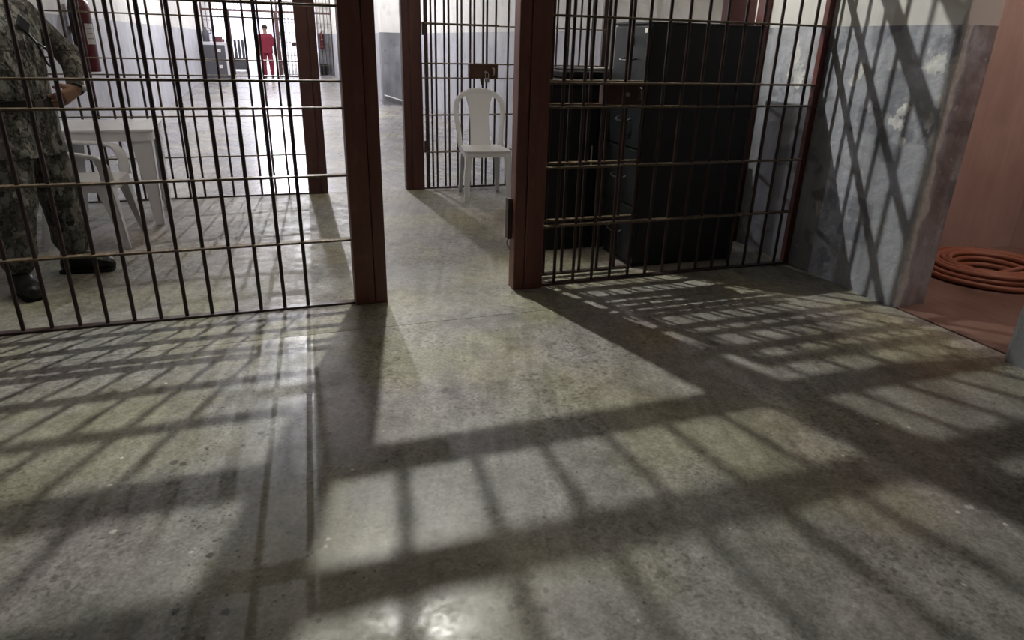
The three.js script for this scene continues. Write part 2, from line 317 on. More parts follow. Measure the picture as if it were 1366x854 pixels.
// ------------------------------------------------------------------ bulbs
for (const [i, [x, y, z, I, c]] of BULBS.entries()) {
  const t = thing('light_bulb', ['bare bulb hanging past the second barred partition', 'bare bulb hanging halfway down the far corridor', 'bare bulb hanging near the far end of the corridor'][i], 'lamp', [x, y, z], 0);
  part(t, 'ceiling_rose', cyl(0, CH - y - 0.025, CH - y, 0, 0.05, 0.04, 20), std({ color: 0xd8d5cc, roughness: 0.5 }));
  part(t, 'cord', cyl(0, 0.085, CH - y - 0.02, 0, 0.004, 0.004, 6), std({ color: 0x222222, roughness: 0.6 }));
  part(t, 'socket', cyl(0, 0.03, 0.09, 0, 0.018, 0.016, 16), std({ color: 0x2a2a2a, roughness: 0.5 }));
  part(t, 'bulb', new THREE.SphereGeometry(0.032, 20, 14), std({ color: 0xffffff, roughness: 0.4, emissive: new THREE.Color().setRGB(...c), emissiveIntensity: 20 }));
  const l = new THREE.PointLight(new THREE.Color().setRGB(...c), I); l.position.set(0, 0, 0); l.castShadow = true; l.shadow.radius = 0.8; l.shadow.mapSize.set(2048, 2048); l.shadow.camera.near = 0.04; t.add(l);
}

{ // the bay lamp: unseen plates added to block light behind and below, open towards the viewer
  const t = thing('lamp_with_added_hood', 'lamp fixed under the ceiling between the first two partitions, with plates added to block its light', 'lamp', BAY_LAMP.at);
  const met = std({ color: 0x4a4a4c, roughness: 0.6, metalness: 0.3 });
  part(t, 'added_hood', merge([bx(-0.4, 0.4, -0.266, -0.26, -0.26, 0.08), bx(-0.4, 0.4, -0.266, 0.16, -0.266, -0.26), bx(-0.4, 0.4, 0.154, 0.16, -0.26, 0.1), bx(-0.406, -0.4, -0.266, 0.16, -0.266, -0.0), bx(0.4, 0.406, -0.266, 0.16, -0.266, -0.0)]), met);
  part(t, 'bracket', cyl(0, 0.16, CH - BAY_LAMP.at[1], -0.1, 0.014, 0.014, 10), met);
  part(t, 'socket', cyl(0, 0.03, 0.155, 0, 0.018, 0.02, 16), std({ color: 0x2a2a2a, roughness: 0.5 }));
  part(t, 'bulb', new THREE.SphereGeometry(0.03, 20, 14), std({ color: 0xffffff, roughness: 0.4, emissive: new THREE.Color().setRGB(...BAY_LAMP.color), emissiveIntensity: 20 }));
  const l = new THREE.PointLight(new THREE.Color().setRGB(...BAY_LAMP.color), BAY_LAMP.intensity); t.add(l);
  l.castShadow = true; l.shadow.radius = 1.35; l.shadow.mapSize.set(2048, 2048); l.shadow.camera.near = 0.035;
}
{ // lamp of the side room behind the cabinet, out of sight
  const t = thing('light_bulb', 'bare bulb on the ceiling of the side room behind the filing cabinet', 'lamp', [4.7, 4.45, -1.6]);
  part(t, 'socket', cyl(0, 0.03, CH - 4.45, 0, 0.018, 0.025, 16), std({ color: 0x2a2a2a, roughness: 0.5 }));
  part(t, 'bulb', new THREE.SphereGeometry(0.032, 20, 14), std({ color: 0xffffff, roughness: 0.4, emissive: new THREE.Color().setRGB(1, 0.97, 1), emissiveIntensity: 10 }));
  const l = new THREE.PointLight(new THREE.Color().setRGB(1, 0.97, 1), 40); l.castShadow = true; l.shadow.radius = 1.5; t.add(l);
}
{ // lamp of the small red-floored room, out of sight
  const t = thing('light_bulb', 'bare bulb on the ceiling of the small red-floored room', 'lamp', [4.3, 4.45, 1.7]);
  part(t, 'socket', cyl(0, 0.03, CH - 4.45, 0, 0.018, 0.025, 16), std({ color: 0x2a2a2a, roughness: 0.5 }));
  part(t, 'bulb', new THREE.SphereGeometry(0.032, 20, 14), std({ color: 0xffffff, roughness: 0.4, emissive: new THREE.Color().setRGB(1, 0.9, 0.8), emissiveIntensity: 10 }));
  const l = new THREE.PointLight(new THREE.Color().setRGB(1, 0.92, 0.86), 20); l.castShadow = true; l.shadow.radius = 1.5; t.add(l);
}

// ------------------------------------------------------------------ barred partitions and their doors
const RAILS = [0.36, 0.70, 1.03, 1.155, 1.49, 1.83];
const barGeo = (() => { const m = new Map(); return (h, r = 0.0098) => { const k = h.toFixed(3) + r; if (!m.has(k)) m.set(k, new THREE.CylinderGeometry(r, r, h, 10)); return m.get(k); }; })();
function bar(parent, x, y0, y1, z = 0, r = 0.0098) { const b = part(parent, 'bar', barGeo(y1 - y0, r), matBar); b.position.set(x, (y0 + y1) / 2, z); return b; }
const rail = (parent, x0, x1, y, z = 0, dz = 0.044, dy = 0.011) => part(parent, 'rail', rbx(x0, x1, y - dy / 2, y + dy / 2, z - dz / 2, z + dz / 2, 0.003, 1), matRail);
function post(parent, x0, x1, jambRight, top, matPost) {
  const s = jambRight ? x1 - 0.066 : x0 + 0.066;
  const m = part(parent, 'post', rbx(jambRight ? x0 : s + 0.003, jambRight ? s - 0.003 : x1, 0, top, -0.05, 0.05, 0.006), matPost);
  part(m, 'door_jamb', rbx(jambRight ? s : x0, jambRight ? x1 : s, 0, 2.15, -0.045, 0.043, 0.005), matPost);
  part(m, 'filler', bx(s - 0.004, s + 0.004, 0, 2.15, -0.04, 0.03), matPost);
}
function partition(z, dx, xL, xR, label, o) {
  const g = thing('barred_partition', label, 'partition', [0, 0, z]);
  const TOP = 3.5, { pl0, pl1, pr0, pr1 } = o;
  post(g, pl0 + dx, pl1 + dx, true, TOP, o.paint); post(g, pr0 + dx, pr1 + dx, false, TOP, o.paint);
  for (const y of [...RAILS, 3.0, 3.34]) { rail(g, xL, pl0 + dx, y); rail(g, pr1 + dx, xR, y); }
  const tl = pl1 - 0.069, tr = pr0 + 0.069, tn = Math.round((tr - tl) / 0.123);
  for (const y of [3.0, 3.34]) rail(g, tl + dx, tr + dx, y);
  for (const [a, b] of [[xL, pl0 + dx], [pr1 + dx, xR]]) part(g, 'foot_rail', rbx(a, b, 0, 0.012, -0.022, 0.022, 0.003, 1), matBar);
  for (const [a, b] of [[xL, pl0 + dx], [tl + dx, tr + dx], [pr1 + dx, xR]]) {
    part(g, 'lintel', rbx(a, b, 2.150, 2.222, -0.024, 0.024, 0.005, 1), o.paint);
    part(g, 'rail', rbx(a, b, 2.515, 2.545, -0.032, 0.032, 0.004, 1), matRail);
  }
  for (let x = o.lx + dx; x > xL + 0.03; x -= o.ls) bar(g, x, 0.008, TOP);
  for (let x = o.rx + dx; x < xR - 0.06; x += o.rs) bar(g, x, 0.008, TOP);
  for (let k = 1; k < tn; k++) bar(g, tl + dx + (tr - tl) * k / tn, 2.2, TOP);
  part(g, 'wall_angle', rbx(xR - 0.045, xR - 0.003, 0, TOP, -0.02, 0.02, 0.004, 1), o.angle ?? matBar);
  part(g, 'wall_angle', rbx(xL + 0.003, xL + 0.045, 0, TOP, -0.02, 0.02, 0.004, 1), o.angle ?? matBar);
  return g;
}
const NEAR = { pl0: 0.372, pl1: 0.545, pr0: 1.283, pr1: 1.462, lx: 0.123, ls: 0.1197, rx: 1.56, rs: 0.1247, paint: matPost, angle: matRedPaint };
partition(0, 0, -1.75, 3.29, 'nearest dark red barred partition with an open doorway in its middle', NEAR);
partition(-3.0, -0.045, -1.75, 3.29, 'second barred partition, behind the plastic table and chairs', { ...NEAR, lx: 0.2, paint: matShadedPost, angle: matBar });
partition(-25.0, 0, -1.75, 2.76, 'farthest barred partition, near the bright end of the corridor', { pl0: -0.95, pl1: -0.8, pr0: 0.72, pr1: 0.86, lx: -1.07, ls: 0.125, rx: 0.98, rs: 0.125, paint: matShadedPost, angle: matBar });
// a door of bars swung right round to lie behind the panel beside it
function barredDoor(x0, x1, z, label, o = {}) {
  const g = thing('barred_door', label, 'door', [x0, 0, z]);
  const w = x1 - x0;
  for (const y of RAILS) rail(g, 0, w, y + 0.005, 0, 0.036, 0.011);
  part(g, 'foot_rail', rbx(0, w, 0.02, 0.034, -0.018, 0.018, 0.003, 1), matBar);
  part(g, 'top_rail', rbx(0, w, 2.15, 2.175, -0.018, 0.018, 0.003, 1), matBar);
  for (let k = 0; k * 0.1213 + o.b0 < w - 0.01; k++) bar(g, o.b0 + k * 0.1213, 0.025, 2.16);
  part(g, 'stile', rbx(-0.002, 0.03, 0.02, 2.175, -0.015, 0.015, 0.004, 1), matBar);
  const lb = part(g, 'lock_box', rbx(w - 0.285, w - 0.005, 1.036, 1.162, -0.03, 0.03, 0.006, 2), matLock, 'brown steel lock box');
  part(lb, 'box_lid', rbx(w - 0.29, w, 1.155, 1.166, -0.034, 0.034, 0.003, 1), matRail);
  part(lb, 'keyhole', (() => { const k = new THREE.CylinderGeometry(0.012, 0.012, 0.008, 16); k.rotateX(Math.PI / 2); k.translate(w - 0.13, 1.09, 0.032); return k; })(), matSteel);
  part(lb, 'bolt_handle', tube([[w - 0.06, 1.125, 0.03], [w - 0.055, 1.12, 0.055], [w - 0.055, 1.075, 0.058], [w - 0.06, 1.065, 0.032]], 0.006, 20, 8), matSteel);
  for (const y of [0.42, 1.45, 1.95]) part(g, 'hinge', cyl(-0.016, y - 0.055, y + 0.055, 0.02, 0.011, 0.011, 12), matBar);
  return g;
}
barredDoor(1.475, 2.135, -0.12, 'open barred door with a brown lock box, folded behind the nearest partition', { b0: 0.061 });
barredDoor(1.43, 2.13, -2.90, 'open barred door with a brown lock box, behind the white plastic side chair', { b0: 0.105 });
barredDoor(0.88, 1.55, -25.1, 'open barred door at the farthest partition', { b0: 0.08 });
{ // hinge knuckles and a latch on the near posts
  const k = thing('door_latch', 'dark steel latch plate with a bent hook on the nearest doorway post', 'latch', [1.268, 0.3, -0.02]);
  part(k, 'plate', rbx(-0.012, 0.014, 0.0, 0.235, -0.03, 0.02, 0.003, 1), matBar);
  part(k, 'hook', tube([[0.0, 0.005, 0.0], [-0.014, -0.02, 0.01], [-0.004, -0.05, 0.012], [0.013, -0.075, 0.006]], 0.006, 16, 8), matSteel);
}
{ // padlock hanging from the lock box of the second door
  const p = thing('padlock', 'small steel padlock hanging from the lock box above the white plastic chair', 'padlock', [2.01, 1.0, -2.853]);
  part(p, 'body', rbx(-0.022, 0.022, 0, 0.04, -0.008, 0.008, 0.004), matSteel);
  part(p, 'shackle', tube([[-0.014, 0.038, 0], [-0.015, 0.075, 0], [0, 0.092, 0], [0.015, 0.075, 0], [0.014, 0.038, 0]], 0.0035, 24, 8), matSteel);
  const q = thing('key_tag', 'dark pointed tag hanging beside the padlock on the second door', 'tag', [1.955, 0.99, -2.85]);
  part(q, 'tag', (() => { const g = new THREE.ExtrudeGeometry(shapeOf([[-0.017, 0.05], [0.017, 0.05], [0.002, -0.01], [-0.004, -0.01]]), { depth: 0.004, bevelEnabled: false }); return metreUV(g); })(), matBar);
}
// narrow red door frame with bars, between the tall cabinet and the pier
{
  const d = struct('door_1', 'narrow dark red steel doorway with bars behind the tall black cabinet', 'door');
  part(d, 'frame_jamb', rbx(3.26, 3.5, 0, 2.25, -0.66, -0.562, 0.006), matRedPaint);
  part(d, 'frame_jamb', rbx(3.26, 3.5, 0, 2.25, -1.078, -0.99, 0.006), matRedPaint);
  part(d, 'frame_head', rbx(3.26, 3.5, 2.17, 2.25, -0.99, -0.66, 0.006), matRedPaint);
  for (const z of [-0.74, -0.86]) { const b = part(d, 'bar', barGeo(2.16), matRedPaint); b.position.set(3.42, 1.09, z); }
  part(d, 'rail', rbx(3.41, 3.43, 0.69, 0.705, -0.99, -0.66, 0.003, 1), matRail);
  part(d, 'rail', rbx(3.41, 3.43, 1.4, 1.415, -0.99, -0.66, 0.003, 1), matRail);
}
// ------------------------------------------------------------------ white plastic furniture
const matPlastic = new THREE.MeshPhysicalMaterial({ color: new THREE.Color().setRGB(0.79, 0.80, 0.83), roughness: 0.36 });
// an L-shaped moulded leg: two thin tapered blades meeting in the outer corner
function mouldedLeg(top, foot, inX, inZ, w0, w1, t = 0.006) {
  const blade = (dir, o) => {
    const pos = [], a = top, b = foot, q = dir === 'x' ? V(inX, 0, 0) : V(0, 0, inZ), r = dir === 'x' ? V(0, 0, inZ) : V(inX, 0, 0);
    const c = (p, k, s) => { const w = p === a ? w0 : w1; return p.clone().addScaledVector(q, k * w).addScaledVector(r, s * t); };
    const v = [c(a, 0, 0), c(a, 1, 0), c(a, 1, 1), c(a, 0, 1), c(b, 0, 0), c(b, 1, 0), c(b, 1, 1), c(b, 0, 1)];
    const f = [[0, 1, 5, 4], [1, 2, 6, 5], [2, 3, 7, 6], [3, 0, 4, 7], [3, 2, 1, 0], [4, 5, 6, 7]];
    const flip = inX * inZ * (dir === 'x' ? 1 : -1) < 0;
    for (const [i, j, k, l] of f) for (const n of flip ? [i, k, j, i, l, k] : [i, j, k, i, k, l]) pos.push(v[n].x, v[n].y, v[n].z);
    const g = new THREE.BufferGeometry(); g.setAttribute('position', new THREE.Float32BufferAttribute(pos, 3)); g.computeVertexNormals(); return metreUV(g);
  };
  return mergeGeometries([blade('x'), blade('z')]);
}
function seatGeo(wF, wB, d, y, apron) {
  const s = new THREE.Shape(), f = wF / 2, b = wB / 2, r = 0.05;
  s.moveTo(-b + r, -d / 2); s.lineTo(b - r, -d / 2); s.quadraticCurveTo(b, -d / 2, b, -d / 2 + r); s.lineTo(f, d / 2 - r); s.quadraticCurveTo(f, d / 2, f - r, d / 2);
  s.lineTo(-f + r, d / 2); s.quadraticCurveTo(-f, d / 2, -f, d / 2 - r); s.lineTo(-b, -d / 2 + r); s.quadraticCurveTo(-b, -d / 2, -b + r, -d / 2);
  const pan = new THREE.ExtrudeGeometry(s, { depth: 0.006, bevelEnabled: true, bevelThickness: 0.006, bevelSize: 0.006, bevelSegments: 2, curveSegments: 6 });
  pan.rotateX(Math.PI / 2); pan.scale(1, 1, 1); pan.translate(0, y, 0);
  const in_ = s.getPoints(6).map((p) => new THREE.Vector2(p.x * 0.965, p.y * 0.965)); const rim = s.clone(); rim.holes.push(new THREE.Path(in_));
  const ap = new THREE.ExtrudeGeometry(rim, { depth: apron, bevelEnabled: false, curveSegments: 6 }); ap.rotateX(Math.PI / 2); ap.translate(0, y - 0.004, 0);
  return metreUV(merge([pan, ap]));
}
{ // armless chair by the second partition; front is +z
  const c = thing('plastic_chair', 'armless white plastic chair with an arched back, standing before the second partition', 'chair', [1.885, 0, -2.52], -0.10);
  part(c, 'seat', seatGeo(0.42, 0.38, 0.40, 0.445, 0.05), matPlastic);
  const zb = -0.185;
  part(c, 'back_frame', ribbon([[-0.19, 0.43, zb + 0.02], [-0.205, 0.60, zb - 0.02], [-0.222, 0.75, zb - 0.055], [-0.20, 0.85, zb - 0.08], [-0.11, 0.915, zb - 0.095], [0, 0.93, zb - 0.10], [0.11, 0.915, zb - 0.095], [0.20, 0.85, zb - 0.08], [0.222, 0.75, zb - 0.055], [0.205, 0.60, zb - 0.02], [0.19, 0.43, zb + 0.02]],
    (u) => 0.046, 0.022, (u) => { const a = (u - 0.5) * Math.PI * 1.06; return V(Math.sin(a), Math.cos(a), 0); }, 60), matPlastic);
  const sp = []; // hourglass splat
  for (let i = 0; i <= 20; i++) { const t = i / 20, w = 0.088 + 0.05 * Math.pow(Math.abs(t - 0.42) / 0.58, 2.2) * (t > 0.42 ? 1 : 0.45); sp.push([w, 0.435 + 0.475 * t, t]); }
  const pos = [], idx = [], NX = 10;
  for (const s of [0.004, -0.004]) for (const [w, y, t] of sp) for (let k = 0; k <= NX; k++) { const x = -w + 2 * w * k / NX; pos.push(x, y, zb + 0.018 - 0.115 * t + 0.18 * (x * x) / 0.1 * 0.25 - 0.012 * Math.sin(Math.PI * t) + s); }
  const A = (s, i, k) => s * 21 * (NX + 1) + i * (NX + 1) + k;
  for (let i = 0; i < 20; i++) { for (let k = 0; k < NX; k++) { idx.push(A(0, i, k), A(0, i, k + 1), A(0, i + 1, k + 1), A(0, i, k), A(0, i + 1, k + 1), A(0, i + 1, k)); idx.push(A(1, i, k), A(1, i + 1, k + 1), A(1, i, k + 1), A(1, i, k), A(1, i + 1, k), A(1, i + 1, k + 1)); }
    idx.push(A(0, i, 0), A(0, i + 1, 0), A(1, i, 0), A(1, i, 0), A(0, i + 1, 0), A(1, i + 1, 0)); idx.push(A(0, i, NX), A(1, i, NX), A(0, i + 1, NX), A(1, i, NX), A(1, i + 1, NX), A(0, i + 1, NX)); }
  const g = new THREE.BufferGeometry(); g.setAttribute('position', new THREE.Float32BufferAttribute(pos, 3)); g.setIndex(idx); g.computeVertexNormals();
  part(c, 'back_splat', metreUV(g), matPlastic);
  for (const sx of [-1, 1]) { part(c, 'leg', mouldedLeg(V(sx * 0.205, 0.44, 0.195), V(sx * 0.215, 0, 0.215), -sx, -1, 0.062, 0.036), matPlastic); part(c, 'leg', mouldedLeg(V(sx * 0.188, 0.44, -0.19), V(sx * 0.2, 0, -0.25), -sx, 1, 0.055, 0.034), matPlastic); }
}
{ // armchair beside the table, facing +x (front is local +z)
  const c = thing('plastic_armchair', 'white plastic armchair with looped arms, beside the person in camouflage', 'chair', [-1.175, 0, -1.685], Math.PI / 2 - 0.06);
  part(c, 'seat', seatGeo(0.46, 0.40, 0.42, 0.43, 0.05), matPlastic);
  const zb = -0.19;
  part(c, 'back_frame', ribbon([[-0.2, 0.42, zb + 0.02], [-0.225, 0.60, zb - 0.03], [-0.21, 0.74, zb - 0.06], [-0.11, 0.81, zb - 0.08], [0, 0.825, zb - 0.085], [0.11, 0.81, zb - 0.08], [0.21, 0.74, zb - 0.06], [0.225, 0.60, zb - 0.03], [0.2, 0.42, zb + 0.02]],
    0.05, 0.022, (u) => { const a = (u - 0.5) * Math.PI * 1.06; return V(Math.sin(a), Math.cos(a), 0); }, 50), matPlastic);
  for (const x of [-0.1, -0.035, 0.035, 0.1]) part(c, 'back_slat', ribbon([[x * 0.9, 0.43, zb + 0.02], [x, 0.6, zb - 0.035], [x * 1.05, 0.80, zb - 0.078]], 0.034, 0.01, V(1, 0, 0), 12), matPlastic);
  for (const s of [-1, 1]) {
    part(c, 'arm', ribbon([[s * 0.222, 0.645, zb - 0.03], [s * 0.255, 0.635, -0.08], [s * 0.265, 0.625, 0.06], [s * 0.26, 0.60, 0.145], [s * 0.25, 0.53, 0.185], [s * 0.235, 0.42, 0.19]], (u) => 0.05 + 0.03 * sstep(0.5, 1, u), 0.024, (u) => { const w = sstep(0.4, 0.8, u); return V(s * (1 - w), w * 0.5, w * 0.85 + 0.02); }, 36), matPlastic);
    part(c, 'leg', mouldedLeg(V(s * 0.24, 0.43, 0.205), V(s * 0.255, 0, 0.255), -s, -1, 0.1, 0.03), matPlastic);
    part(c, 'leg', mouldedLeg(V(s * 0.205, 0.43, -0.2), V(s * 0.235, 0, -0.27), -s, 1, 0.06, 0.03), matPlastic);
  }
}
{ // square plastic table
  const t = thing('plastic_table', 'white square plastic table against the second partition', 'table', [-1.14, 0, -2.385], 0.02);
  const topS = new THREE.Shape(), h = 0.355, r = 0.05;
  topS.moveTo(-h + r, -h); topS.lineTo(h - r, -h); topS.quadraticCurveTo(h, -h, h, -h + r); topS.lineTo(h, h - r); topS.quadraticCurveTo(h, h, h - r, h); topS.lineTo(-h + r, h); topS.quadraticCurveTo(-h, h, -h, h - r); topS.lineTo(-h, -h + r); topS.quadraticCurveTo(-h, -h, -h + r, -h);
  const top = new THREE.ExtrudeGeometry(topS, { depth: 0.008, bevelEnabled: true, bevelThickness: 0.008, bevelSize: 0.008, bevelSegments: 3, curveSegments: 6 }); top.rotateX(Math.PI / 2); top.translate(0, 0.70, 0);
  part(t, 'table_top', metreUV(top), matPlastic);
  const rim = topS.clone(); rim.holes.push(new THREE.Path(topS.getPoints(6).map((p) => new THREE.Vector2(p.x * 0.97, p.y * 0.97))));
  const ap = new THREE.ExtrudeGeometry(rim, { depth: 0.06, bevelEnabled: false, curveSegments: 6 }); ap.rotateX(Math.PI / 2); ap.translate(0, 0.686, 0);
  part(t, 'apron', metreUV(ap), matPlastic);
  for (const sx of [-1, 1]) for (const sz of [-1, 1]) part(t, 'leg', mouldedLeg(V(sx * 0.345, 0.66, sz * 0.345), V(sx * 0.335, 0, sz * 0.335), -sx, -sz, 0.14, 0.055), matPlastic);
}
// ------------------------------------------------------------------ black cupboards at the right
const blackMap = dataTex(256, 256, (i, j, o) => { const t = 26 + 12 * (fbm(i / 32, j / 32, 4, 8, 8) - 0.5) + 8 * (fbm(i / 3, j / 60, 2) - 0.5); o[0] = t - 2; o[1] = t; o[2] = t + 3; });
const matBlack = std({ map: blackMap, roughness: 0.5 });
const matSlate = std({ map: dataTex(256, 256, (i, j, o) => { const t = 33 + 12 * (fbm(i / 32, j / 32, 4, 8, 8) - 0.5); o[0] = t - 3; o[1] = t; o[2] = t + 4; }), roughness: 0.42 });
{
  const c = thing('filing_cabinet', 'tall black steel filing cabinet right behind the bars of the nearest partition', 'cabinet', [2.565, 0, -0.395]);
  part(c, 'body', rbx(-0.385, 0.395, 0.03, 1.48, -0.225, 0.225, 0.006), matSlate);
  part(c, 'plinth', bx(-0.37, 0.38, 0, 0.03, -0.21, 0.21), matBlack);
  part(c, 'top_lip', rbx(-0.398, 0.4, 1.472, 1.486, -0.23, 0.23, 0.004), matSlate);
  for (let k = 0; k < 4; k++) {
    const y = 0.05 + k * 0.356, d = part(c, 'drawer', rbx(-0.402, -0.38, y, y + 0.343, -0.212, 0.212, 0.004), matSlate);
    part(d, 'handle', tube([[-0.402, y + 0.165, -0.08], [-0.43, y + 0.155, -0.07], [-0.436, y + 0.15, 0], [-0.43, y + 0.155, 0.07], [-0.402, y + 0.165, 0.08]], 0.006, 24, 8), std({ color: 0x55585c, roughness: 0.4, metalness: 0.7 }));
    part(d, 'label_holder', rbx(-0.405, -0.4, y + 0.235, y + 0.285, -0.04, 0.04, 0.001, 1), matSlate);
  }
  part(c, 'paper_tag', rbx(-0.405, -0.401, 1.425, 1.45, 0.165, 0.195, 0.0005, 1), std({ color: 0xe6e6e2, roughness: 0.8 }), 'small white paper tag');
}
{
  const c = thing('cupboard', 'low black cupboard behind the folded barred door of the nearest partition', 'cupboard', [2.315, 0, -0.97]);
  part(c, 'body', rbx(-0.585, 0.6, 0.0, 1.115, -0.3, 0.29, 0.006), matBlack);
  part(c, 'top', rbx(-0.6, 0.61, 1.115, 1.14, -0.31, 0.305, 0.005), matBlack);
  for (const x of [-0.58, -0.19, 0.20]) { const d = part(c, 'door', rbx(x + 0.005, x + 0.38, 0.08, 1.09, 0.288, 0.302, 0.004), matBlack); part(d, 'handle', rod(V(x + 0.34, 0.58, 0.315), V(x + 0.34, 0.72, 0.315), 0.006), matSteel); }
}
{
  const p = thing('printer', 'flat black office machine lying on top of the low black cupboard', 'machine', [2.22, 1.14, -0.98]);
  part(p, 'body', rbx(-0.33, 0.33, 0, 0.05, -0.19, 0.19, 0.012, 3), matBlack); part(p, 'lid', rbx(-0.3, 0.3, 0.05, 0.062, -0.17, 0.17, 0.005), matBlack);
  lone('paper_sheet', rbx(2.17, 2.36, 1.202, 1.206, -1.06, -0.9, 0.001, 1), std({ color: 0xe9e8e4, roughness: 0.8 }), 'white paper lying on the flat black machine', 'paper');
  for (const [x, z, l] of [[2.6, -0.8, 'small white cup nearest the filing cabinet on the cupboard'], [2.68, -0.92, 'small white cup farther back on the black cupboard']]) {
    const g = new THREE.LatheGeometry([[0, 0], [0.024, 0], [0.03, 0.055], [0.028, 0.055], [0.022, 0.004], [0, 0.004]].map(([a, b]) => new THREE.Vector2(a, b)), 20); g.translate(x, 1.14, z);
    lone('cup', g, std({ color: 0xcfcfcb, roughness: 0.5 }), l, 'cup');
  }
}
{
  const o = thing('wooden_ornament', 'brown turned wooden ornament standing on the black cupboard by the gate post', 'ornament', [1.82, 1.14, -1.1]);
  const wood = std({ map: dataTex(128, 256, (i, j, q) => { const t = 30 * (fbm(i / 6, j / 60, 3, 21, 4) - 0.5); q[0] = 122 + t; q[1] = 66 + t; q[2] = 38 + t; }), roughness: 0.45 });
  part(o, 'base', new THREE.LatheGeometry([[0, 0], [0.06, 0], [0.06, 0.02], [0.04, 0.035], [0, 0.035]].map(([a, b]) => new THREE.Vector2(a, b)), 24), wood);
  part(o, 'stem', new THREE.LatheGeometry([[0, 0.03], [0.035, 0.035], [0.05, 0.1], [0.052, 0.2], [0.045, 0.28], [0.024, 0.33], [0.018, 0.345], [0, 0.345]].map(([a, b]) => new THREE.Vector2(a, b)), 24), wood);
  part(o, 'cap', new THREE.SphereGeometry(0.022, 16, 10).translate(0, 0.358, 0), std({ color: 0xc9b79a, roughness: 0.5 }));
}
// ------------------------------------------------------------------ coiled hose in the small room
{
  const hoseMap = dataTex(128, 128, (i, j, o) => { const t = 34 * (fbm(i / 8, j / 16, 4, 16, 8) - 0.5); o[0] = 136 + t; o[1] = 82 + t; o[2] = 62 + t; });
  const mh = std({ map: hoseMap, roughness: 0.55 });
  const c = thing('hose_coil', 'coiled orange brown hose lying on the red floor', 'hose', [4.42, 0.004, 0.60]);
  const loops = []; for (let k = 0; k < 6; k++) loops.push([0.185 + 0.036 * k, 0.02]); for (let k = 0; k < 5; k++) loops.push([0.205 + 0.036 * k, 0.052]); for (let k = 0; k < 4; k++) loops.push([0.235 + 0.034 * k, 0.083]);
  for (const [n, [r, y]] of loops.entries()) {
    const pts = []; for (let k = 0; k < 28; k++) { const a = k / 28 * Math.PI * 2; const q = r * (1 + 0.012 * Math.sin(3 * a + n) + 0.008 * Math.sin(5 * a + 2.1 * n)); pts.push([q * Math.cos(a) * 1.08, Math.max(0.019, y + 0.004 * Math.sin(2 * a + n * 1.7)), q * Math.sin(a) * 0.98]); }
    part(c, 'hose_loop', tube(pts, 0.0185, 90, 8, true), mh);
  }
  part(c, 'hose_end', tube([[0.26, 0.105, 0.16], [0.18, 0.11, 0.2], [0.08, 0.08, 0.14], [-0.03, 0.03, 0.06]], 0.018, 30, 8), mh);
  part(c, 'tie', tube([[0.31, 0.02, 0.2], [0.345, 0.06, 0.22], [0.29, 0.115, 0.19], [0.19, 0.11, 0.12]], 0.008, 24, 6), std({ color: 0x7d3a28, roughness: 0.6 }));
}
// ------------------------------------------------------------------ fire extinguishers
function extinguisher(pos, turn, label, tag, size = 1) {
  const e = thing('fire_extinguisher', label, 'extinguisher', pos, turn, undefined);
  const red = std({ color: 0x560d16, roughness: 0.35 });
  part(e, 'cylinder', new THREE.LatheGeometry([[0, 0], [0.078, 0], [0.082, 0.012], [0.082, 0.5], [0.07, 0.55], [0.035, 0.58], [0.026, 0.6], [0, 0.6]].map(([a, b]) => new THREE.Vector2(a, b)), 32), red);
  part(e, 'valve', rbx(-0.02, 0.02, 0.595, 0.65, -0.02, 0.02, 0.005), matSteel);
  part(e, 'handle', rbx(-0.015, 0.015, 0.655, 0.67, -0.03, 0.12, 0.005), std({ color: 0x9a9894, roughness: 0.4, metalness: 0.6 }));
  part(e, 'hose', tube([[0, 0.62, 0.02], [-0.02, 0.63, 0.07], [-0.055, 0.5, 0.085], [-0.06, 0.3, 0.085], [-0.055, 0.16, 0.085]], 0.009, 30, 8), matBlack);
  const lab = new THREE.CylinderGeometry(0.0832, 0.0832, 0.16, 16, 1, true, tag - 0.45, 0.9); lab.translate(0, 0.30, 0);
  part(e, 'label', lab, std({ map: dataTex(64, 64, (i, j, o) => { const l = (j % 16 < 3 && i > 6 && i < 58 && j > 8) ? 70 : 0; o[0] = 205 - l; o[1] = 205 - l; o[2] = 200 - l; }), roughness: 0.7, side: THREE.DoubleSide }), 'white printed label');
  e.scale.setScalar(size);
  part(e, 'bracket', rbx(-0.1, -0.07, 0.3, 0.36, -0.03, 0.03, 0.003), matSteel);
  return e;
}
extinguisher([-1.64, 0.965, -4.9], 0, 'red fire extinguisher on the left wall above the plastic table', 0.85, 1.2);
extinguisher([2.42, 0.95, -25.75], Math.PI / 2, 'small red fire extinguisher at the far end of the corridor', 0);
wall('wall_pilaster', 'pale pilaster at the far right of the corridor', 2.28, 2.76, -26.2, -25.86);
{
  const b = thing('waste_bin', 'black bin under the far fire extinguisher', 'bin', [2.42, 0, -25.6]);
  part(b, 'bucket', new THREE.LatheGeometry([[0, 0], [0.13, 0], [0.17, 0.38], [0.16, 0.38], [0.12, 0.01], [0, 0.01]].map(([a, c]) => new THREE.Vector2(a, c)), 20), matBlack);
  part(b, 'rim', new THREE.TorusGeometry(0.168, 0.008, 6, 24).rotateX(Math.PI / 2).translate(0, 0.38, 0), matBlack);
}
lone('white_pipe', rod(V(2.56, 0.215, -12.17), V(3.1, 0.05, -12.17), 0.014, 10), std({ color: 0xdedede, roughness: 0.4 }), 'thin white pipe slanting across the foot of the far wall end', 'pipe');
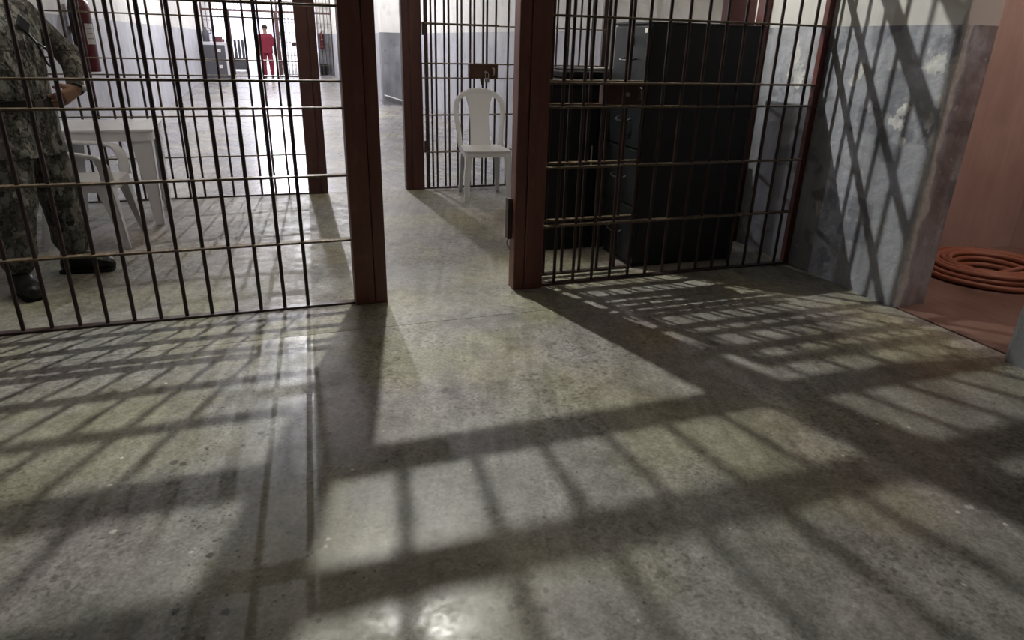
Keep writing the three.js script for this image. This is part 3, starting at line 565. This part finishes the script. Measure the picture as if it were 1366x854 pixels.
// ------------------------------------------------------------------ furniture at the far end
{
  const c = thing('drawer_unit', 'white steel unit with two dark drawer fronts against the left wall', 'cabinet', [-1.33, 0, -22.9]);
  const w = std({ color: 0xd6d4d8, roughness: 0.5 }), dk = std({ color: 0x4a4a50, roughness: 0.5 });
  part(c, 'body', rbx(-0.4, 0.42, 0.06, 1.1, -0.3, 0.3, 0.01), w); part(c, 'plinth', bx(-0.4, 0.44, 0, 0.07, -0.3, 0.34), dk);
  for (const y of [0.10, 0.60]) { const d = part(c, 'drawer', rbx(-0.38, 0.34, y, y + 0.44, 0.3, 0.33, 0.01), dk); part(d, 'handle', rbx(0.1, 0.2, y + 0.22, y + 0.32, 0.33, 0.345, 0.004), w); }
  part(c, 'top', rbx(-0.41, 0.43, 1.1, 1.13, -0.31, 0.32, 0.008), w);
  const j = thing('water_jug', 'dark jug standing on the white drawer unit by the wall', 'jug', [-1.55, 1.13, -22.9]);
  part(j, 'body', new THREE.LatheGeometry([[0, 0], [0.1, 0], [0.11, 0.2], [0.09, 0.32], [0.04, 0.4], [0.04, 0.46], [0, 0.46]].map(([a, b]) => new THREE.Vector2(a, b)), 20), dk);
  part(j, 'handle', tube([[0.1, 0.25, 0], [0.17, 0.28, 0], [0.15, 0.4, 0], [0.04, 0.43, 0]], 0.012, 16, 8), dk);
  const b = thing('box', 'small dark red box on the white drawer unit', 'box', [-1.2, 1.13, -22.85]);
  part(b, 'carton', rbx(-0.15, 0.15, 0, 0.16, -0.1, 0.1, 0.006), std({ color: 0x5a2f38, roughness: 0.7 })); part(b, 'lid', rbx(-0.155, 0.155, 0.13, 0.166, -0.105, 0.105, 0.004), std({ color: 0x6a3b44, roughness: 0.7 }));
  const k = thing('bench', 'dark slatted bench beyond the farthest partition', 'bench', [-0.95, 0, -28.4]);
  for (let i = 0; i < 7; i++) part(k, 'slat', rbx(-0.5 + i * 0.145, -0.39 + i * 0.145, 0.5, 1.2, -0.29, -0.25, 0.006), dk);
  part(k, 'seat', rbx(-0.52, 0.52, 0.42, 0.5, -0.28, 0.28, 0.01), dk); part(k, 'front_board', rbx(-0.52, 0.52, 0.06, 0.42, 0.2, 0.25, 0.006), dk);
  for (const x of [-0.5, 0.46]) for (const z of [-0.28, 0.22]) part(k, 'leg', rbx(x, x + 0.05, 0, 0.43, z, z + 0.05, 0.005), dk);
}
// ------------------------------------------------------------------ people
// field of tapered capsules, joined smoothly and meshed with marching cubes. bones: [ax,ay,az, bx,by,bz, ra, rb, k?]
function fieldMesh(bones, cell, k, cut) {
  const mn = [1e9, 1e9, 1e9], mx = [-1e9, -1e9, -1e9];
  for (const b of bones) for (const o of [0, 3]) for (let a = 0; a < 3; a++) { const r = b[6 + o / 3] + 0.03; mn[a] = Math.min(mn[a], b[o + a] - r); mx[a] = Math.max(mx[a], b[o + a] + r); }
  const n = Math.ceil(Math.max(mx[0] - mn[0], mx[1] - mn[1], mx[2] - mn[2]) / cell) + 8, half = n / 2, c = mn.map((v, a) => (v + mx[a]) / 2);
  const mc = new MarchingCubes(n, new THREE.MeshStandardMaterial(), false, false, 160000), F = mc.field; F.fill(-0.2);
  const at = (a, i) => c[a] + (i - half) * cell, ix = (a, v) => (v - c[a]) / cell + half;
  for (const [ax, ay, az, bx_, by, bz, ra, rb, kk] of bones) {
    const K = kk ?? k, R = Math.max(ra, rb) + K + 2 * cell, dx = bx_ - ax, dy = by - ay, dz = bz - az, L = dx * dx + dy * dy + dz * dz + 1e-9;
    const lo = [Math.min(ax, bx_), Math.min(ay, by), Math.min(az, bz)].map((v, a) => Math.max(1, Math.floor(ix(a, v - R)))), hi = [Math.max(ax, bx_), Math.max(ay, by), Math.max(az, bz)].map((v, a) => Math.min(n - 2, Math.ceil(ix(a, v + R))));
    for (let z = lo[2]; z <= hi[2]; z++) for (let y = lo[1]; y <= hi[1]; y++) for (let x = lo[0]; x <= hi[0]; x++) {
      const px = at(0, x) - ax, py = at(1, y) - ay, pz = at(2, z) - az; const t = Math.min(1, Math.max(0, (px * dx + py * dy + pz * dz) / L));
      const d = Math.hypot(px - t * dx, py - t * dy, pz - t * dz) - (ra + (rb - ra) * t), i = z * n * n + y * n + x, e = -F[i];
      const h = Math.max(K - Math.abs(d - e), 0) / K; F[i] = -(Math.min(d, e) - h * h * K * 0.25);
    }
  }
  if (cut) for (let z = 0; z < n; z++) for (let y = 0; y < n; y++) for (let x = 0; x < n; x++) { const i = z * n * n + y * n + x, d = cut(at(0, x), at(1, y), at(2, z)); if (-F[i] < d) F[i] = -d; }
  mc.isolation = 0; mc.update();
  const cnt = mc.count, P = new Float32Array(cnt * 3);
  for (let i = 0; i < cnt; i++) for (let a = 0; a < 3; a++) P[3 * i + a] = c[a] + mc.positionArray[3 * i + a] * half * cell;
  let g = new THREE.BufferGeometry(); g.setAttribute('position', new THREE.BufferAttribute(P, 3)); g = mergeVertices(g, cell * 0.02); g.computeVertexNormals(); return metreUV(g);
}
const matSkin = std({ color: new THREE.Color().setRGB(0.30, 0.17, 0.115), roughness: 0.55 });
function headBones(x, y, z, f = 1) {       // centre of the skull, facing local f * z
  return [[x, y + 0.02, z - f * 0.015, x, y + 0.025, z + f * 0.015, 0.088, 0.088], [x, y - 0.06, z + f * 0.03, x, y - 0.085, z + f * 0.045, 0.058, 0.045], [x, y - 0.0, z + f * 0.095, x, y - 0.03, z + f * 0.112, 0.010, 0.014, 0.02], [x - 0.03, y + 0.015, z + f * 0.085, x + 0.03, y + 0.015, z + f * 0.085, 0.012, 0.012, 0.015],
    [x - 0.022, y - 0.062, z + f * 0.088, x + 0.022, y - 0.062, z + f * 0.088, 0.009, 0.009, 0.012], [x - 0.088, y - 0.0, z, x - 0.094, y + 0.02, z - f * 0.012, 0.013, 0.016, 0.01], [x + 0.088, y - 0.0, z, x + 0.094, y + 0.02, z - f * 0.012, 0.013, 0.016, 0.01], [x, y - 0.13, z - f * 0.02, x, y - 0.07, z - f * 0.005, 0.058, 0.056]];
}
function handBones(w, d, o, s) {           // wrist w, pointing along d, palm width along o, thumb on side s; fingers slightly curled towards n = d x o
  const q = (a, b, c) => w.clone().addScaledVector(d, a).addScaledVector(o, b).addScaledVector(nn, c), nn = V(0, 0, 0).crossVectors(d, o).normalize(), L = [], add = (a, b, ra, rb, k = 0.008) => L.push([a.x, a.y, a.z, b.x, b.y, b.z, ra, rb, k]);
  for (const b of [-0.027, -0.009, 0.009, 0.027]) add(q(0.0, b * 0.7, 0), q(0.085, b, 0), 0.016, 0.0125, 0.02);
  for (const [b, l] of [[-0.030, 0.058], [-0.010, 0.072], [0.010, 0.078], [0.030, 0.068]]) { add(q(0.085, b, 0), q(0.085 + l * 0.5, b * 1.08, 0.010), 0.0095, 0.0088); add(q(0.085 + l * 0.5, b * 1.08, 0.010), q(0.085 + l * 0.85, b * 1.08, 0.030), 0.0088, 0.0082); add(q(0.085 + l * 0.85, b * 1.08, 0.030), q(0.085 + l * 0.95, b * 1.06, 0.048), 0.0082, 0.0075); }
  add(q(0.025, s * 0.028, 0), q(0.06, s * 0.052, 0.012), 0.014, 0.011); add(q(0.06, s * 0.052, 0.012), q(0.088, s * 0.056, 0.03), 0.0105, 0.0095);
  return L;
}
{ // standing person in camouflage; local +z is where they face, local +x is their left
  const p = thing('person', 'person in grey green camouflage uniform standing behind the left bars, hand on belt', 'person', [-1.24, 0, -0.79], 1.02);
  const cols = [[92, 92, 87], [122, 121, 115], [66, 67, 61], [104, 98, 89], [47, 47, 44]];
  const camo = dataTex(512, 512, (i, j, o) => {
    const x = Math.floor(i / 4), y = Math.floor(j / 4), a = fbm(x / 10, y / 14, 3, 12.8 | 0, 9), b = fbm(x / 7 + 40, y / 10 + 9, 3), c = fbm(x / 5 + 11, y / 6 + 70, 2), s = hsh(x, y) * 0.10;
    const k = a + s > 0.62 ? 1 : b + s > 0.64 ? 2 : c + s > 0.72 ? 3 : b + s < 0.40 ? 4 : 0, n = 10 * (hsh(i, j * 3) - 0.5); for (let q = 0; q < 3; q++) o[q] = cols[k][q] + n;
  });
  camo.repeat.set(2.2, 2.2);
  const folds = dataTex(256, 256, (i, j, o) => { o[0] = o[1] = o[2] = 255 * fbm(i / 20 + 0.6 * fbm(j / 30, i / 30, 2), j / 34, 4, 0, 0); }, false); folds.repeat.set(2.4, 2.4);
  const matCamo = std({ map: camo, roughness: 0.92, bumpMap: folds, bumpScale: 0.03 });
  const elbow = [0.40, 1.215, 0.04], wrist = [0.235, 1.055, 0.19], rElbow = [-0.36, 1.17, -0.03], rWrist = [-0.34, 0.92, 0.06];
  const skinBones = [...headBones(0, 1.66, 0.02), [0, 1.42, -0.01, 0, 1.54, 0, 0.055, 0.056], [-0.15, 1.41, -0.01, 0.15, 1.41, -0.01, 0.045, 0.045], [0, 1.0, 0, 0, 1.34, 0, 0.09, 0.095], [-0.07, 0.93, 0, 0.07, 0.93, 0, 0.085, 0.085],
    [0.18, 1.42, 0, ...elbow, 0.045, 0.036], [...elbow, ...wrist, 0.036, 0.026], [-0.18, 1.42, 0, ...rElbow, 0.045, 0.036], [...rElbow, ...rWrist, 0.036, 0.026],
    [0.09, 0.9, 0, 0.155, 0.5, 0.01, 0.075, 0.05], [0.155, 0.5, 0.01, 0.19, 0.1, -0.02, 0.048, 0.035], [-0.09, 0.9, 0, -0.155, 0.5, 0.02, 0.075, 0.05], [-0.155, 0.5, 0.02, -0.19, 0.1, -0.01, 0.048, 0.035]];
  const body = fieldMesh(skinBones, 0.012, 0.03);
  const wl = V(...wrist), dl = V(0.08, 0.93, 0.155).sub(wl).normalize().add(V(-0.25, 0.1, 0)).normalize(), ol = V(0, 0, 0).crossVectors(dl, V(0.6, 0.25, 0.75)).normalize();
  const hl = fieldMesh(handBones(wl, dl, ol, 1), 0.0035, 0.008), wr = V(...rWrist), hr = fieldMesh(handBones(wr, V(0.05, -1, 0.12).normalize(), V(0, 0.1, 1).normalize(), 1), 0.0035, 0.008);
  const b = part(p, 'body', merge([body, hl, hr]), matSkin); b.name = 'body';
  part(p, 'jacket', fieldMesh([[-0.075, 0.92, 0, -0.085, 1.32, 0.01, 0.13, 0.125], [0.075, 0.92, 0, 0.085, 1.32, 0.01, 0.13, 0.125], [0, 1.05, 0.03, 0, 1.3, 0.04, 0.12, 0.125], [-0.085, 0.72, 0, -0.075, 0.92, 0, 0.142, 0.128], [0.085, 0.72, 0, 0.075, 0.92, 0, 0.142, 0.128], [-0.16, 1.42, 0, 0.16, 1.42, 0, 0.075, 0.075],
    [0.17, 1.43, 0, ...elbow, 0.072, 0.058], [...elbow, wrist[0] + 0.022, wrist[1] + 0.02, wrist[2] - 0.02, 0.057, 0.042], [-0.17, 1.43, 0, ...rElbow, 0.072, 0.058], [...rElbow, ...rWrist, 0.057, 0.042]], 0.010, 0.045, (x, y, z) => Math.max(0.72 - y, Math.hypot(x, z - 0.01) < 0.16 ? y - 1.50 : -1)), matCamo);
  for (const s of [-1, 1]) part(p, 'trouser_leg', fieldMesh([[s * 0.085, 0.9, 0, s * 0.145, 0.5, 0.015, 0.118, 0.104], [s * 0.145, 0.5, 0.015, s * 0.182, 0.22, -0.01, 0.102, 0.09], [s * 0.182, 0.22, -0.01, s * 0.188, 0.165, -0.01, 0.092, 0.074]], 0.010, 0.03, (x, y) => 0.10 - y), matCamo);
  const leather = std({ color: 0x0d0d10, roughness: 0.38 });
  for (const s of [-1, 1]) {
    const yaw = s > 0 ? 0.45 : -0.5, fx = Math.sin(yaw), fz = Math.cos(yaw), cx = s * 0.19, cz = -0.02, q = (a, y) => [cx + fx * a, y, cz + fz * a];
    const bt = part(p, 'boot', fieldMesh([[...q(-0.03, 0.06), ...q(-0.005, 0.2), 0.048, 0.055], [...q(-0.03, 0.052), ...q(0.10, 0.058), 0.046, 0.048], [...q(0.10, 0.05), ...q(0.175, 0.045), 0.05, 0.042], [...q(0.0, 0.13), ...q(0.06, 0.08), 0.045, 0.045]], 0.008, 0.03, (x, y) => Math.max(0.012 - y, y - 0.235)), leather);
    part(bt, 'sole', (() => { const g = ribbon([q(-0.085, 0.012), q(0.0, 0.012), q(0.1, 0.012), q(0.2, 0.013)], (u) => 0.088 + 0.014 * Math.sin(u * 3), 0.024, V(fz, 0, -fx), 16); return g; })(), std({ color: 0x0e0e0f, roughness: 0.7 }));
  }
  const ringAt = (y, rx, rz, h, cz = 0.012) => { const pts = []; for (let k = 0; k < 30; k++) { const a = k / 30 * Math.PI * 2; pts.push([rx * Math.cos(a), y, cz + rz * Math.sin(a)]); } const c = curve(pts, true), pos = [], idx = []; const N = 60; for (let i = 0; i <= N; i++) { const P = c.getPoint(i / N), o = V(P.x, 0, P.z - cz).normalize(); for (const [dr, dy] of [[0, -h / 2], [0.007, -h / 2], [0.007, h / 2], [0, h / 2]]) pos.push(P.x + o.x * dr, y + dy, P.z + o.z * dr); } for (let i = 0; i < N; i++) for (let k = 0; k < 4; k++) { const a = i * 4 + k, d = i * 4 + (k + 1) % 4; idx.push(a, a + 4, d, d, a + 4, d + 4); } const g = new THREE.BufferGeometry(); g.setAttribute('position', new THREE.Float32BufferAttribute(pos, 3)); g.setIndex(idx); const hh = g.toNonIndexed(); hh.computeVertexNormals(); return metreUV(hh); };
  const belt = part(p, 'belt', ringAt(0.99, 0.208, 0.147, 0.05), leather); part(belt, 'buckle', rbx(-0.03, 0.03, 0.965, 1.015, 0.158, 0.17, 0.004), std({ color: 0x55504a, roughness: 0.4, metalness: 0.5 }));
  const wd = V(...wrist).sub(V(...elbow)).normalize(), wc = V(...wrist).addScaledVector(wd, -0.0);
  const strap = new THREE.TorusGeometry(0.034, 0.009, 8, 28); strap.applyQuaternion(new THREE.Quaternion().setFromUnitVectors(V(0, 0, 1), wd)); strap.translate(wc.x, wc.y, wc.z);
  const wt = part(p, 'watch', strap, leather), face = wc.clone().add(V(0.6, 0.25, 0.45).projectOnPlane(wd).normalize().multiplyScalar(0.04));
  part(wt, 'watch_face', new THREE.SphereGeometry(0.019, 16, 10).scale(1, 1, 1).translate(face.x, face.y, face.z), std({ color: 0xcfd0d4, roughness: 0.25, metalness: 0.4 }));
  part(p, 'chest_patch', (() => { const g = rbx(-0.04, 0.04, -0.03, 0.03, -0.006, 0.006, 0.004); g.rotateZ(-0.6); g.rotateY(0.2); g.translate(0.02, 1.375, 0.16); return g; })(), leather);
  part(p, 'cord', tube([[0.03, 1.33, 0.168], [0.06, 1.28, 0.178], [0.09, 1.21, 0.176], [0.11, 1.18, 0.172], [0.15, 1.17, 0.16]], 0.0055, 24, 6), leather);
  part(p, 'cord', tube([[0.035, 1.31, 0.172], [0.09, 1.275, 0.174], [0.15, 1.255, 0.155], [0.19, 1.24, 0.11]], 0.005, 24, 6), leather);
  part(p, 'hair', fieldMesh([[0, 1.70, -0.02, 0, 1.705, 0.02, 0.086, 0.084]], 0.007, 0.02, (x, y, z) => 1.685 - y + 0.35 * Math.max(0, z)), std({ color: 0x1d1815, roughness: 0.9 }));
  for (const s of [-1, 1]) part(p, 'eye', new THREE.SphereGeometry(0.011, 12, 8).translate(s * 0.03, 1.663, 0.098), std({ color: 0x2a1d16, roughness: 0.2 }));
}
{ // person in red far down the corridor, walking away (faces local -z turned away from the viewer)
  const p = thing('person', 'person in red shirt and trousers at the far end of the corridor', 'person', [0.33, 0, -23.0], Math.PI + 0.15);
  const red = std({ color: 0x741a30, roughness: 0.85 }), dark = std({ color: 0x2c1a22, roughness: 0.6 });
  const S = [...headBones(0, 1.60, 0.02), [0, 1.36, 0, 0, 1.48, 0, 0.065, 0.055], [0, 1.0, 0, 0, 1.3, 0, 0.07, 0.08], [-0.15, 1.36, 0, 0.15, 1.36, 0, 0.04, 0.04], [0.18, 1.36, 0, 0.235, 1.08, -0.02, 0.045, 0.038], [0.235, 1.08, -0.02, 0.22, 0.84, 0.06, 0.036, 0.026], [-0.18, 1.36, 0, -0.25, 1.08, 0.0, 0.045, 0.038], [-0.25, 1.08, 0, -0.27, 0.84, 0.09, 0.036, 0.026],
    [-0.06, 0.9, 0, 0.06, 0.9, 0, 0.075, 0.075], [0.09, 0.86, 0, 0.12, 0.47, 0.06, 0.07, 0.045], [0.12, 0.47, 0.06, 0.12, 0.1, -0.04, 0.045, 0.032], [-0.09, 0.86, 0, -0.12, 0.47, 0.02, 0.07, 0.045], [-0.12, 0.47, 0.02, -0.13, 0.1, 0.04, 0.045, 0.032]];
  const hands = [[V(0.22, 0.84, 0.06), -1], [V(-0.27, 0.84, 0.09), 1]].map(([w, s]) => fieldMesh(handBones(w, V(0, -1, 0.15).normalize(), V(0, 0.15, 1).normalize(), s), 0.005, 0.008));
  part(p, 'body', merge([fieldMesh(S, 0.013, 0.03), ...hands]), matSkin);
  part(p, 'shirt', fieldMesh([[0, 0.84, 0, 0, 1.3, 0, 0.12, 0.12], [-0.08, 0.84, 0, -0.085, 1.26, 0, 0.125, 0.12], [0.08, 0.84, 0, 0.085, 1.26, 0, 0.125, 0.12], [-0.15, 1.36, 0, 0.15, 1.36, 0, 0.07, 0.07], [0.17, 1.365, 0, 0.235, 1.12, -0.015, 0.068, 0.062], [-0.17, 1.365, 0, -0.248, 1.12, 0, 0.068, 0.062]], 0.013, 0.04, (x, y) => Math.max(0.80 - y, Math.abs(x) < 0.1 ? y - 1.44 : -1)), red);
  for (const [s, kz, az] of [[1, 0.06, -0.04], [-1, 0.02, 0.04]]) {
    part(p, 'trouser_leg', fieldMesh([[s * 0.08, 0.86, 0, s * 0.12, 0.47, kz, 0.098, 0.078], [s * 0.12, 0.47, kz, s * 0.125, 0.14, az, 0.078, 0.066]], 0.013, 0.03, (x, y) => 0.1 - y), red);
    part(p, 'shoe', fieldMesh([[s * 0.125, 0.055, az - 0.03, s * 0.135, 0.045, az + 0.15, 0.05, 0.042], [s * 0.125, 0.06, az - 0.02, s * 0.125, 0.11, az - 0.01, 0.045, 0.045]], 0.01, 0.03, (x, y) => 0.004 - y), dark);
  }
  part(p, 'hair', fieldMesh([[0, 1.63, -0.015, 0, 1.64, 0.015, 0.09, 0.086]], 0.008, 0.02, (x, y, z) => 1.60 - y + 0.8 * Math.max(0, z + 0.02)), std({ color: 0x1a1514, roughness: 0.9 }));
}
renderer.render(scene, camera);
